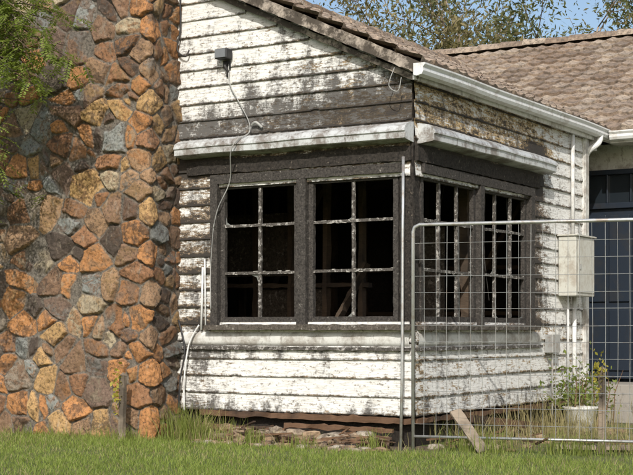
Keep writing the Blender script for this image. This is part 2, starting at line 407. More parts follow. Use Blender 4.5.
# ------------------------------------------------------------ awnings
def awning(mode,s0,s1,name):
    g=G(); prof=[(.0,2.885),(.10,2.870),(.165,2.835),(.185,2.80),(.187,2.785),(.172,2.778),(.172,2.722),(.160,2.715),(.03,2.70),(0,2.70)]
    n=int((s1-s0)/.12); S=np.linspace(s0,s1,n+1); V=[]; w=smooth_rand(S,.6,.004); w2=smooth_rand(S,.3,.003)
    for j,s in enumerate(S):
        for (o,z) in prof: V.append(P(mode,s,o+.012+(w2[j] if o>.1 else 0),z+w[j]))
    m=len(prof); F=[]
    for j in range(n):
        for i in range(m-1): a=j*m+i; F.append((a,a+m,a+m+1,a+1))
    F.append(tuple(range(m))); F.append(tuple(n*m+i for i in range(m-1,-1,-1)))
    g.add(V,F)
    return g.build(name,M_metal,house)
awning('x',-2.55,.015,'front_window_awning'); awning('y',.06,3.08,'side_window_awning')

# ------------------------------------------------------------ roofs
def tile_roof(g,org,u,v,W_,L_,nrm,per=.23,cl=.30):
    org=np.array(org,float);u=np.array(u,float);v=np.array(v,float);nrm=np.array(nrm,float)
    K=6; nu=int(W_/per)*K; du=per/K; nc=int(L_/cl)
    ph=np.arange(nu+1)*du
    prof=.024*np.maximum(0,np.cos(2*np.pi*ph/per))**.9
    for c in range(nc):
        rows=[]
        jit=np.repeat(rng.normal(0,.004,nu//K+1),K)[:nu+1]; jv=np.repeat(rng.normal(0,.007,nu//K+1),K)[:nu+1]
        for (vv,hh) in ((0,.0),(0,.050),(.03,.051),(cl*.55,.032),(cl+.02,.014)):
            H_=(prof+hh+jit) if hh>0 else (prof*.3+.002)
            rows.append(org+np.outer(ph,u)+np.outer(c*cl+vv+jv,v)+np.outer(H_,nrm))
        V=np.concatenate(rows); F=[]
        for r in range(4):
            for j in range(nu): a=r*(nu+1)+j; F.append((a,a+1,a+nu+2,a+nu+1))
        tint=np.repeat(rng.random(nu//K+1),K)[:nu+1]
        g.add(V,F,np.tile(tint,5))
cs=math.cos(math.atan(SL)); sn=math.sin(math.atan(SL))
EAVE=3.40
g=G()
tile_roof(g,(.16,-.16,EAVE-.03),(0,1,0),(-cs,0,sn),9.6,3.75/cs,(sn,0,cs))
tile_roof(g,(-7.16,-.16,EAVE-.03),(0,1,0),(cs,0,sn),9.6,3.75/cs,(-sn,0,cs))
MY=4.78; RL=4.45
tile_roof(g,(-10,MY,EAVE-.03),(1,0,0),(0,cs,sn),18.0,(RL+.05)/cs,(0,-sn,cs))
tile_roof(g,(-10,MY+2*RL,EAVE-.03),(1,0,0),(0,-cs,sn),18.0,(RL+.05)/cs,(0,sn,cs))
g.build('tiled_roof',M_tile,house,attr='tint')
g=G()
rz=EAVE+RL*SL+.0
def ridge(g,a,b):
    a=np.array(a,float);b=np.array(b,float);L=np.linalg.norm(b-a);d=(b-a)/L;n=int(L/.38)
    side=np.cross(d,(0,0,1))
    for i in range(n):
        V=[]; jz=rng.normal(0,.006)
        for e,(t,rr) in enumerate(((i/n,.155),((i+1.08)/n,.13))):
            for k in range(7):
                an=math.pi*k/6; V.append(a+d*L*t+side*math.cos(an)*rr+np.array((0,0,math.sin(an)*rr*.8-.04+jz)))
        g.add(V,[(k,k+1,k+8,k+7) for k in range(6)]+[tuple(range(6,-1,-1))],rng.random())
ridge(g,(-10,MY+RL,rz+.02),(8,MY+RL,rz+.02)); ridge(g,(-3.5,-.16,EAVE+3.66*SL),(-3.5,9,EAVE+3.66*SL))
g.build('ridge_caps',M_tile,house,attr='tint')
g=G()
def slab(g,p,q,r,s,t=.03):
    V=[p,q,r,s]+[(a,b,c-t) for a,b,c in (p,q,r,s)]
    g.add(V,[(0,1,2,3),(7,6,5,4),(0,4,5,1),(1,5,6,2),(2,6,7,3),(3,7,4,0)])
slab(g,(.15,-.15,EAVE-.06),(.15,9,EAVE-.06),(-3.5,9,EAVE-.06+3.65*SL),(-3.5,-.15,EAVE-.06+3.65*SL))
slab(g,(-7.15,-.15,EAVE-.06),(-7.15,9,EAVE-.06),(-3.5,9,EAVE-.06+3.65*SL),(-3.5,-.15,EAVE-.06+3.65*SL))
slab(g,(.1,MY,EAVE-.07),(8,MY,EAVE-.07),(8,MY+RL,EAVE-.07+RL*SL),(.1,MY+RL,EAVE-.07+RL*SL))
slab(g,(-10,MY+2*RL,EAVE-.07),(8,MY+2*RL,EAVE-.07),(8,MY+RL,EAVE-.07+RL*SL),(-10,MY+RL,EAVE-.07+RL*SL))
g.build('roof_sarking',M_stud,house)
g=G()
g.beam((.16,-.165,EAVE-.075),(-3.5,-.165,EAVE-.075+3.66*SL),.03,.10,(0,0,1),.003,.05)
g.beam((-7.16,-.165,EAVE-.075),(-3.5,-.165,EAVE-.075+3.66*SL),.03,.10,(0,0,1),.003,.05)
g.beam((.10,-.10,EAVE-.15),(-3.5,-.05,EAVE-.15+3.60*SL),.02,.05,(0,0,1),.003,.1)
g.build('barge_board',M_barge,house)
g=G()
g.box(.0,.10,.0,T+.3,EAVE-.075,EAVE-.055); g.box(0.1,8,MY,5.38,EAVE-.14,EAVE-.12)
g.build('eave_soffit',M_white,house)
def gutter(g,a,b,out):
    a=np.array(a,float);b=np.array(b,float);out=np.array(out,float)
    prof=[(0,.10),(0,-.0),(.03,-.012),(.085,-.0),(.10,.03),(.095,.06),(.115,.085),(.115,.10),(.10,.10),(.09,.07),(.08,.02),(.01,.015),(.01,.10)]
    V=[];n=max(1,int(np.linalg.norm(b-a)/.3)); w=smooth_rand(np.linspace(0,n*.3,n+1),.9,.005); m=len(prof)
    for j in range(n+1):
        c=a+(b-a)*j/n
        for o,z in prof: V.append(c+out*o+np.array((0,0,z+w[j])))
    F=[(j*m+i,j*m+m+i,j*m+m+(i+1)%m,j*m+(i+1)%m) for j in range(n) for i in range(m)]
    F.append(tuple(range(0,8))); F.append(tuple(n*m+i for i in range(7,-1,-1)))
    g.add(V,F)
g=G(); gutter(g,(.10,-.19,EAVE-.12),(.10,MY+.02,EAVE-.12),(1,0,0)); gutter(g,(.22,MY-.0,EAVE-.125),(8,MY,EAVE-.125),(0,-1,0))
g.tube(catmull([(.16,4.55,3.29),(.15,4.5,3.2),(.06,4.45,3.12),(-.0,4.50,3.06)],5),.035,10)
g.build('gutter',M_gutter,house,False)
g=G(); g.box(.075,.098,-.15,MY,EAVE-.16,EAVE-.02); g.box(.2,8,MY+.003,MY+.03,EAVE-.17,EAVE-.03); g.build('fascia',M_white,house)

# ------------------------------------------------------------ main house body, porch, door
g=G()
g.box(-.95,.0,T+.0,T+.1,GZ,3.36)
g.box(-1.0,-.42,5.4,5.5,.36,3.3); g.box(.62,8,5.4,5.5,GZ,3.3)
g.box(-.42,.62,5.4,5.5,2.98,3.3); g.box(-1.05,-.95,T+.1,5.5,GZ,3.3)
g.box(7.9,8,5.5,13,GZ,3.3); g.box(-9.5,8,13,13.1,GZ,3.3); g.box(-9.6,-9.5,5.5,13,GZ,3.3); g.box(-9.5,-7.1,5.4,5.5,GZ,3.3)
g.box(-7.1,-7.0,0,5.5,GZ,3.38); g.box(-7.0,-5.25,0,.1,GZ,3.38)
g.build('rendered_walls',M_white,house)
g=G()
for zc in np.arange(.45,3.2,.168): g.beam((.70,5.385,zc),(8,5.385,zc),.02,.15,(0,0,1))
g.build('porch_weatherboards',M_white,house)
g=G()
g.beam((-.02,T-.05,.2),(-.02,T-.05,3.3),.12,.10,(0,1,0)); g.beam((.035,T-.02,.25),(.035,T-.02,3.25),.035,.12,(0,1,0))
g.beam((-.9,4.55,3.2),(.1,4.55,3.2),.09,.16)
g.build('corner_stop_post',M_white,house,bevel=.004)
g=G()
g.box(-.42,-.36,5.33,5.45,.38,2.98); g.box(.56,.62,5.33,5.45,.38,2.98); g.box(-.36,.56,5.335,5.45,2.92,2.98); g.box(-.36,.56,5.34,5.45,2.50,2.57)
g.box(-.36,.56,5.39,5.43,.40,2.50)
for (a,b) in ((-.33,-.06),(-.02,.24),(.28,.53)):
    g.box(a,b,5.365,5.392,.50,1.25); g.box(a,b,5.365,5.392,1.35,2.42)
g.box(-.05,-.03,5.35,5.45,2.57,2.92); g.box(.25,.27,5.35,5.45,2.57,2.92)
g.build('front_door',M_blue,house,bevel=.006)
g=G(); g.box(-.36,.56,5.40,5.41,2.57,2.92); g.build('transom_glass',M_glass,house)
g=G(); g.tube([(.48,5.30,1.35),(.48,5.30,1.5)],.012,8); g.beam((.48,5.37,1.36),(.48,5.30,1.36),.015,.015); g.beam((.48,5.37,1.49),(.48,5.30,1.49),.015,.015); g.build('door_handle',M_galv,house)
g=G(); g.box(-.95,2.6,4.55,5.4,GZ,.36); g.box(.15,2.3,4.20,4.55,GZ,.15); g.build('porch_slab',M_conc,house,bevel=.01)

mb=empty('electricity_meter_box')
g=G(); g.box(.03,.24,3.52,4.12,1.38,2.05); g.build('cabinet',mat_paint('meter_box_paint',(.52,.52,.47),(.25,.2,.15),.55,.4,0,.52,5),mb,bevel=.012)
g=G(); g.box(.243,.252,3.56,4.08,1.42,2.01); g.box(.02,.26,3.50,4.14,2.052,2.07); g.build('door_and_hood',mat_paint('meter_door_paint',(.55,.55,.50),(.3,.26,.2),.5,.4,0,.5,6),mb,bevel=.004)
g=G(); g.box(.253,.262,3.6,3.64,1.68,1.74); g.build('latch',M_galv,mb)
g=G(); g.tube([(.06,3.9,2.07),(.06,3.9,3.25)],.022,10); g.tube([(.06,3.95,.2),(.06,3.95,1.38)],.025,10); g.tube([(.07,3.72,.35),(.07,3.72,1.38)],.014,8)
g.build('conduit',M_gutter,mb,True)
g=G(); g.box(.03,.12,3.12,3.35,.75,.95); g.tube([(.07,3.24,.0),(.07,3.24,.75)],.012,8); g.build('gas_regulator_box',M_galv,mb,bevel=.01)

sl=empty('security_light')
g=G(); g.box(-2.10,-1.95,-.14,-.04,3.64,3.74); g.build('housing',M_dark,sl,bevel=.012)
g=G(); g.box(-2.085,-1.965,-.155,-.142,3.65,3.73); g.build('lens',mat_paint('grey_lens',(.18,.19,.2),(.1,.1,.1),.3,.3),sl)
g=G(); g.tube(catmull([(-2.02,-.03,3.62),(-2.02,-.07,3.58),(-2.0,-.05,3.52),(-2.02,-.03,3.48)],5),.014,8); g.box(-2.06,-1.98,-.045,-.028,3.56,3.635); g.build('bracket',M_dark,sl)
cb=empty('loose_cable')
g=G()
def cab(pts,r): g.tube(catmull(pts,7),r,5)
cab([(-2.0,-.04,3.6),(-1.97,-.06,3.4),(-1.86,-.05,3.2),(-1.75,-.06,3.02),(-1.72,-.10,2.9),(-1.78,-.22,2.82),(-1.85,-.22,2.7),(-1.97,-.06,2.45),(-2.1,-.07,2.2),(-2.16,-.07,2.0)],.006)
cab([(-2.16,-.07,2.0),(-2.2,-.06,1.6),(-2.19,-.07,1.2)],.005)
cab([(-1.72,-.05,2.98),(-1.66,-.07,3.0),(-1.60,-.05,2.95)],.014)
cab([(-.10,-.17,3.36),(-.14,-.2,3.2),(-.05,-.2,3.14),(-.02,-.19,3.26)],.004)
g.build('grey_cable',mat_paint('pale_cable',(.38,.38,.36),(.1,.1,.1),.6),cb,True)
g=G()
cab([(-2.58,-.05,4.4),(-2.57,-.06,4.0),(-2.60,-.07,3.8),(-2.50,-.07,3.72),(-2.46,-.06,3.78)],.009)
cab([(-2.60,-.05,1.1),(-2.5,-.08,.8),(-2.55,-.09,.5),(-2.56,-.1,.22)],.010)
g.build('black_cable',M_dark,cb,True)
g=G()
g.tube([(-2.32,-.05,1.0),(-2.30,-.05,1.62)],.012,8); g.tube([(-2.26,-.06,.98),(-2.27,-.06,1.7)],.008,8); g.tube(catmull([(-2.34,-.06,1.05),(-2.45,-.08,.85),(-2.5,-.09,.5),(-2.49,-.1,.2)],6),.009,8)
g.build('pvc_pipe',M_gutter,cb,True)

# ------------------------------------------------------------ stone chimney
CX0=-5.25; PR=.49; LF=(-W-CX0)
s0=-LF-.5; s1=PR+.03; H=5.7
ds=.0080; Sg=np.arange(s0,s1,ds); Zg=np.arange(-.12,H,.0085); nS=len(Sg); nZ=len(Zg)
sites=[]
cw,chh=.25,.205
r=0; z=-.15
while z<H+.2:
    x=s0-.1+(r%2)*cw/2
    while x<s1+.2:
        sx=x+rng.uniform(-.46,.46)*cw; sz=z+rng.uniform(-.44,.44)*chh
        if abs(sx)>.20 and rng.random()>.16:
            sites.append((sx,sz,rng.normal(0,.022),0))
            if rng.random()<.18: an=rng.uniform(0,6.28); sites.append((sx+.11*math.cos(an),sz+.10*math.sin(an),-.015,0))
        x+=cw*rng.choice([.75,1,1.3])
    z+=chh; r+=1
z=-.1;r=0
while z<H+.1:
    z+=rng.uniform(.13,.26); sites.append(((-.125 if r%2 else .01)+rng.normal(0,.02),z,rng.normal(0.012,.01),1))
    if r%2==0: sites.append((-.23,z+.02,-.01,0))
    else: sites.append((.17,z,-.01,0))
    if rng.random()<.6: sites.append((.30+rng.normal(0,.04),z+rng.normal(0,.04),0,0))
    r+=1
sites=np.array(sites); ns=len(sites)
pal=np.array([(.45,.215,.085),(.46,.29,.13),(.28,.145,.075),(.22,.135,.085),(.155,.105,.078),(.085,.065,.052),(.24,.25,.235),(.42,.35,.24),(.34,.215,.125),(.26,.215,.165)])
pw=np.array([.18,.14,.12,.15,.11,.08,.07,.05,.08,.05]); pw/=pw.sum()
ci=rng.choice(len(pal),ns,p=pw); ci2=rng.choice(len(pal),ns,p=pw)
q=sites[:,3]>0; ci[q]=rng.choice([0,0,1,8,2],q.sum())
c1=pal[ci]*rng.uniform(.9,1.25,(ns,1)); c2=pal[ci2]*rng.uniform(.5,.9,(ns,1))*.6+c1*.3
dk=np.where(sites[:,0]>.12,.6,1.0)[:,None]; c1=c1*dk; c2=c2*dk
SS,ZZ=np.meshgrid(Sg,Zg); A=SS.ravel(); B=ZZ.ravel()
Aw=A+.020*vnoise(A,B,5,1)+.006*vnoise(A,B,24,2)+.003*vnoise(A,B,60,12); Bw=B+.020*vnoise(A,B,5,3)+.006*vnoise(A,B,24,4)+.003*vnoise(A,B,60,13)
F1=np.empty(len(A));F2=np.empty(len(A));ID=np.empty(len(A),int)
for i in range(0,len(A),20000):
    dx=Aw[i:i+20000,None]-sites[None,:,0]; dz=Bw[i:i+20000,None]-sites[None,:,1]
    D=np.sqrt(dx**2+(dz*1.12)**2)-sites[None,:,2]
    pz=np.argpartition(D,1,axis=1)[:,:2]; dv=np.take_along_axis(D,pz,1); o=np.argsort(dv,1)
    pz=np.take_along_axis(pz,o,1); dv=np.take_along_axis(dv,o,1)
    ID[i:i+20000]=pz[:,0];F1[i:i+20000]=dv[:,0];F2[i:i+20000]=dv[:,1]
edge=(F2-F1)*.5+.0035*vnoise(A,B,14,21)
def sst(x): x=np.clip(x,0,1); return x*x*(3-2*x)
e=sst((edge-.008)/.012)
tilt=rng.normal(0,.13,(ns,2)); base=rng.uniform(.020,.050,ns); rid=rng.normal(0,1,(ns,2)); rid/=np.linalg.norm(rid,axis=1)[:,None]; ro_=rng.uniform(-.04,.04,ns)
da=A-sites[ID,0]; db=B-sites[ID,1]
facet=np.abs(da*rid[ID,0]+db*rid[ID,1]+ro_[ID])*.13
h=e*(base[ID]+tilt[ID,0]*da+tilt[ID,1]*db-facet)+e*(.007*vnoise(A,B,11,5)+.005*vnoise(A,B,28,6)+.003*vnoise(A,B,65,7))
h=np.where(e>0,np.maximum(h,.0),0)+.0015*vnoise(A,B,60,8)
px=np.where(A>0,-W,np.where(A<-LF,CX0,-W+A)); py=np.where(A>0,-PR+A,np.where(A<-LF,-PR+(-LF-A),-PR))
tr=sst((A+.012)/.024); tl=sst((-LF-A+.012)/.024)
nx=tr-tl; ny=-(1-tr)*(1-tl); ln=np.sqrt(nx*nx+ny*ny)+1e-6; nx/=ln; ny/=ln
V=np.stack([px+nx*h,py+ny*h,B],1)
idx=np.arange(nS*nZ).reshape(nZ,nS)
Fq=np.stack([idx[:-1,:-1],idx[:-1,1:],idx[1:,1:],idx[1:,:-1]],-1).reshape(-1,4)
me=bpy.data.meshes.new('stone_chimney'); me.vertices.add(len(V)); me.vertices.foreach_set('co',V.ravel())
me.loops.add(len(Fq)*4); me.loops.foreach_set('vertex_index',Fq.ravel()); me.polygons.add(len(Fq)); me.polygons.foreach_set('loop_start',np.arange(len(Fq))*4)
me.update(calc_edges=True); me.polygons.foreach_set('use_smooth',np.ones(len(Fq),bool))
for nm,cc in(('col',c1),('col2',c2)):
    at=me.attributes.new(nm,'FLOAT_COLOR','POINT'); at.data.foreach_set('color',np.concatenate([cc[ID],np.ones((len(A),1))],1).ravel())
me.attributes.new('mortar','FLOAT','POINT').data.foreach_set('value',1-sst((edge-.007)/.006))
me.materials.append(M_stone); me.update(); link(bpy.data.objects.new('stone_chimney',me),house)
g=G(); g.box(CX0+.01,-W-.012,-PR+.012,.3,GZ,H-.02); g.build('chimney_core',M_conc,house)

# ------------------------------------------------------------ ground, grass
xs=np.concatenate([[-300,-60,-20],np.arange(-8,8.01,.2),[20,60,300]]); ys=np.concatenate([[-300,-60,-20],np.arange(-6,6.01,.1),[20,60,300]])
XX,YY=np.meshgrid(xs,ys); soil=np.zeros_like(XX)
soil=np.maximum(soil,np.clip(1-(-.05-YY)/.45,0,1)*(XX>-2.7)*(XX<.3)*(YY<.2)); soil=np.maximum(soil,((XX>=.2)&(XX<3)&(YY>.2))*.45); soil=np.maximum(soil,np.clip(1-np.abs(YY+.55)/.2,0,1)*.6*(XX<-2.6)*(XX>-6))
me=bpy.data.meshes.new('ground'); V=np.stack([XX.ravel(),YY.ravel(),np.full(XX.size,GZ)],1); idx=np.arange(XX.size).reshape(XX.shape)
me.from_pydata(V.tolist(),[],np.stack([idx[:-1,:-1],idx[:-1,1:],idx[1:,1:],idx[1:,:-1]],-1).reshape(-1,4).tolist())
me.attributes.new('soil','FLOAT','POINT').data.foreach_set('value',soil.ravel()); me.materials.append(M_ground); link(bpy.data.objects.new('ground',me))
def blades(name,X,Y,Hh,Wd,mat,lean=.35,parent=None):
    n=len(X); an=rng.uniform(0,2*math.pi,n); ld=rng.uniform(0,2*math.pi,n); le=Hh*np.abs(rng.normal(0,lean,n))
    dx=np.cos(an)*Wd/2; dy=np.sin(an)*Wd/2; lx=np.cos(ld)*le; ly=np.sin(ld)*le; z0=np.full(n,GZ-.005)
    V=np.stack([np.stack([X-dx,Y-dy,z0],1),np.stack([X+dx,Y+dy,z0],1),np.stack([X+dx*.7+lx*.35,Y+dy*.7+ly*.35,GZ+Hh*.55],1),np.stack([X-dx*.7+lx*.35,Y-dy*.7+ly*.35,GZ+Hh*.55],1),np.stack([X+lx,Y+ly,GZ+Hh],1)],1).reshape(-1,3)
    b=np.arange(n)*5
    loops=np.stack([b,b+1,b+2,b+3,b+3,b+2,b+4],1).ravel(); ls=np.stack([np.arange(n)*7,np.arange(n)*7+4],1).ravel()
    me=bpy.data.meshes.new(name); me.vertices.add(len(V)); me.vertices.foreach_set('co',V.ravel())
    me.loops.add(len(loops)); me.loops.foreach_set('vertex_index',loops); me.polygons.add(2*n); me.polygons.foreach_set('loop_start',ls)
    me.update(calc_edges=True); me.attributes.new('tint','FLOAT','POINT').data.foreach_set('value',np.repeat(rng.random(n),5))
    me.materials.append(mat); me.update(); return link(bpy.data.objects.new(name,me),parent)
M_grass=mat_leaf('grass_blade',(.10,.15,.025),(.31,.37,.09),.35)
M_weed=mat_leaf('weed_blade',(.08,.12,.025),(.28,.31,.08),.35)
M_dry=mat_leaf('dry_grass_blade',(.16,.14,.06),(.42,.36,.19),.3)
def field(n,seed):
    X=rng.uniform(-5.5,5.6,n); Y=-3.8+4.4*rng.random(n)
    m=(Y<-.12)|((X>.15)); m&=~((X<-W+.05)&(Y>-PR-.03))
    dens=vnoise(X,Y,1.6,seed)*.5+.5; dens2=vnoise(X,Y,5,seed+3)*.5+.5
    m&=(rng.random(n)<(.20+.5*dens+.45*dens2)); m&=~((Y>-.55)&(rng.random(n)<.82)&(X>-2.4))
    return X[m],Y[m],(dens[m]*.6+dens2[m]*.4)
X,Y,dn=field(120000,11); blades('grass',X,Y,(.016+.036*rng.random(len(X)))*(.45+dn*1.1),np.full(len(X),.0055),M_grass,.8)
X,Y,dn=field(18000,31); blades('dry_grass',X,Y,(.02+.035*rng.random(len(X)))*(.5+dn),np.full(len(X),.005),M_dry,.9)
def tuft(list_,name,mat,wd=.007,lean=.4):
    xs=[];ys=[];hs_=[]
    for (x,y,r_,n_,h_) in list_:
        xs.append(rng.normal(x,r_,n_)); ys.append(rng.normal(y,r_*.5,n_)); hs_.append(h_*rng.uniform(.25,1,n_))
    return blades(name,np.concatenate(xs),np.concatenate(ys),np.concatenate(hs_),np.full(sum(len(a) for a in xs),wd),mat,lean)
tuft([(-2.3,-.35,.14,360,.40),(-2.0,-.34,.2,240,.28),(-1.45,-.5,.08,110,.20),(-.85,-.55,.09,90,.17),(-2.75,-.7,.15,170,.17),(-3.3,-.62,.2,130,.13),(-4.2,-.62,.3,160,.14),(-.2,-.4,.07,110,.22),(.7,-.1,.22,260,.28),(1.5,.1,.2,230,.27),(2.3,.3,.22,200,.25)],'weeds',M_weed)
tuft([(-2.15,-.36,.2,130,.40),(-1.6,-.45,.3,110,.2),(-.5,-.45,.4,90,.16),(.4,.6,.3,260,.38),(.5,2.2,.4,500,.5),(1.0,1.4,.4,300,.34),(1.8,.6,.4,200,.28)],'dry_weeds',M_dry,.006)

def leaf_blob(c,r,n,size,hang=0.0,elong=2.2):
    c=np.array(c,float)
    P0=c+rng.normal(0,1,(n,3))*np.array(r)
    a=rng.normal(0,1,(n,3)); a[:,2]-=hang; a/=np.linalg.norm(a,axis=1)[:,None]
    b=rng.normal(0,1,(n,3)); b-=a*(a*b).sum(1)[:,None]; b/=np.linalg.norm(b,axis=1)[:,None]
    s=size*rng.uniform(.6,1.3,(n,1))
    return np.stack([P0,P0+a*s*.5+b*s*.5/elong,P0+a*s,P0+a*s*.5-b*s*.5/elong],1)
def leaves_mesh(name,Vs,mat,parent):
    V=np.concatenate(Vs).reshape(-1,3); n=len(V)//4
    me=bpy.data.meshes.new(name); me.vertices.add(len(V)); me.vertices.foreach_set('co',V.ravel())
    me.loops.add(n*4); me.loops.foreach_set('vertex_index',np.arange(n*4)); me.polygons.add(n); me.polygons.foreach_set('loop_start',np.arange(n)*4)
    me.update(calc_edges=True); me.attributes.new('tint','FLOAT','POINT').data.foreach_set('value',np.repeat(rng.random(n),4))
    me.materials.append(mat); me.update(); return link(bpy.data.objects.new(name,me),parent)
M_shrub=mat_leaf('shrub_leaf',(.05,.08,.02),(.20,.24,.05),.3); M_yel=mat_leaf('yellow_leaf',(.20,.20,.04),(.50,.42,.08),.35)
sh=empty('shrub')
leaves_mesh('foliage',[leaf_blob((.45,3.0,.34),(.14,.26,.15),600,.055),leaf_blob((.35,3.7,.26),(.12,.2,.12),400,.055)],M_shrub,sh)
g=G()
for i in range(14): x=rng.normal(.45,.12);y=rng.normal(3.1,.25); g.tube([(x*.6+.2,y,GZ),(x,y,.3),(x+rng.normal(0,.05),y+rng.normal(0,.05),.55)],[.008,.006,.002],5)
g.build('stems',M_brown,sh)

def rocks(name,spec,mat):
    g=G()
    import bmesh
    bm=bmesh.new(); bmesh.ops.create_icosphere(bm,subdivisions=2,radius=1); bv=np.array([v.co[:] for v in bm.verts]); bf=[tuple(v.index for v in f.verts) for f in bm.faces]; bm.free()
    for (x,y,z,s) in spec:
        sc=s*rng.uniform(.6,1.25,3)*np.array((1.3,.9,1)); k=1+.18*np.sin(bv@rng.normal(0,2.2,3)+rng.uniform(0,6))+rng.normal(0,.05,len(bv))
        v=np.sign(bv)*np.abs(bv)**.6*k[:,None]*sc; an=rng.uniform(-.7,.7); c,s_=math.cos(an),math.sin(an)
        v=np.stack([v[:,0]*c-v[:,1]*s_,v[:,0]*s_+v[:,1]*c,v[:,2]*.65],1)+(x,y,z+GZ); g.add(v,bf,rng.random())
    return g.build(name,mat,None,False,attr='tint')
kr=N('rubble_rock'); t=kr.attr('tint').outputs['Fac']; nn=kr.noise(12,kr.coord(),6,.7); cc=kr.ramp(t,[(0.,(.15,.095,.06)),(.5,(.34,.24,.15)),(1.,(.36,.32,.26))]); cc=kr.mix(kr.ramp(nn,[(.44,0.),(.60,.8)]),cc,(.08,.058,.044)); kr.bsdf(cc,.9,kr.bump(nn,.9,.02))
spec=[]
x=-2.1
while x<-.05:
    s=rng.uniform(.06,.12); spec.append((x,rng.uniform(-.30,-.22),s*.45,s)); x+=s*2.0
x=-1.95
while x<-.1:
    s=rng.uniform(.05,.09); spec.append((x,rng.uniform(-.20,-.14),.10+rng.normal(0,.015),s)); x+=s*2.1
spec+=[(rng.uniform(-2.1,-.05),rng.uniform(-.6,-.25),.01,rng.uniform(.015,.05)) for _ in range(120)]+[(rng.uniform(.1,1.0),rng.uniform(0,3),.01,rng.uniform(.03,.07)) for _ in range(40)]
rocks('rubble',spec,kr.m)
g=G()
for i in range(46):
    x=rng.uniform(-2.2,1.2); y=rng.uniform(-.5,-.2) if x<0 else rng.uniform(-.1,1.2); an=rng.normal(0,.6); l=rng.uniform(.08,.34); z_=GZ+rng.uniform(.02,.14)
    g.beam((x,y,z_),(x+l*math.cos(an),y+l*math.sin(an)*.5,z_+rng.uniform(-.03,.07)),rng.uniform(.012,.03),rng.uniform(.008,.02),(0,0,1),.002)
g.build('burnt_debris',M_brown,None,attr='tint')

def plank(name,a,b,w,h,mat,up=(0,0,1)):
    g=G(); g.beam(a,b,w,h,up,.002,.08); return g.build(name,mat,None,attr='tint')
plank('timber_plank',(.42,.0,.28),(.80,-.23,-.05),.10,.022,M_grey,(0.3,-.6,.7))
plank('timber_plank',(1.2,.45,-.04),(2.9,.9,-.02),.16,.03,M_grey); plank('timber_plank',(1.3,.75,.0),(2.9,.75,.03),.12,.03,M_brown)
plank('timber_plank',(.35,.5,.18),(.3,2.3,.0),.04,.07,M_brown)
def stake(a,b,w):
    g=G(); g.beam(a,b,w,w*.8,(0,1,0),.002,.08)
    b=np.array(b); g.add([b+(-w/2,-w/2,0),b+(w/2,-w/2,0),b+(w/2,w/2,0),b+(-w/2,w/2,0),b+(0,0,w*.6)],[(0,1,4),(1,2,4),(2,3,4),(3,0,4)],.3)
    return g.build('timber_stake',M_grey,None,attr='tint')
stake((-2.78,-.72,-.1),(-2.77,-.71,.56),.055); stake((1.66,.35,-.1),(1.66,.35,.66),.055)
for nm,c in (('creeper_sprig',(-2.80,-.76,.42)),('creeper_sprig',(1.65,.31,.62))):
    leaves_mesh(nm,[leaf_blob(c,(.03,.03,.10),70,.045,elong=1.6)],M_yel,None)

g=G(); prof=[(.0,.0),(.13,.0),(.15,.05),(.17,.24),(.185,.25),(.185,.27),(.165,.27),(.15,.06),(0,.05)]
V=[];F=[];nn_=24
for o,z in prof:
    for k in range(nn_): an=2*math.pi*k/nn_; V.append((.62+o*math.cos(an),2.62+o*math.sin(an),z+GZ))
for i in range(len(prof)-1):
    for k in range(nn_): F.append((i*nn_+k,i*nn_+(k+1)%nn_,(i+1)*nn_+(k+1)%nn_,(i+1)*nn_+k))
g.add(V,F); g.build('plant_pot',M_white,None,True)

# ------------------------------------------------------------ temporary fence
def fence(p0,p1,hgt=1.93):
    f=empty('temporary_mesh_fence'); p0=np.array(p0,float);p1=np.array(p1,float); d=p1-p0; L=np.linalg.norm(d); d/=L
    g=G(); up=np.array((0,0,1.))
    path=[p0+up*-.09,p0+up*(hgt-.06),p0+up*(hgt-.02)+d*.015,p0+up*hgt+d*.06,p1+up*hgt-d*.06,p1+up*(hgt-.02)-d*.015,p1+up*(hgt-.06),p1-up*.09]
    g.tube(path,.016,10); g.tube([p0+up*.06,p1+up*.06],.012,8)
    g.build('tube_frame',M_galv,f,True)
    g=G(); s=.10
    while s<L-.04:
        j=rng.normal(0,.003); g.tube([p0+d*(s+j)+up*.06,p0+d*(s+rng.normal(0,.004))+up*1.0+np.array((0,rng.normal(0,.008),0)),p0+d*(s+j)+up*(hgt)],.0022,4); s+=.105
    z=.17
    while z<hgt-.03:
        g.tube([p0+up*z,p0+d*L/2+up*(z+rng.normal(0,.004))+np.array((0,.004,0)),p1+up*z],.0022,4); z+=.145
    g.build('welded_mesh',M_galv,f)
    g=G()
    g.box(p1[0]-.11,p1[0]+.11,p1[1]-.28,p1[1]+.28,GZ,.04)
    g.build('concrete_feet',M_conc,f,bevel=.02)
    return f
fence((.137,-.267,0),(2.477,.262,0)); fence((2.55,.28,0),(4.9,.75,0))
sp=G(); sp.tube([(.03,-.30,-.1),(.03,-.27,.6),(.01,-.22,1.9),(.0,-.19,2.55)],.014,10); sp.build('steel_prop_pole',M_galv,None,True)

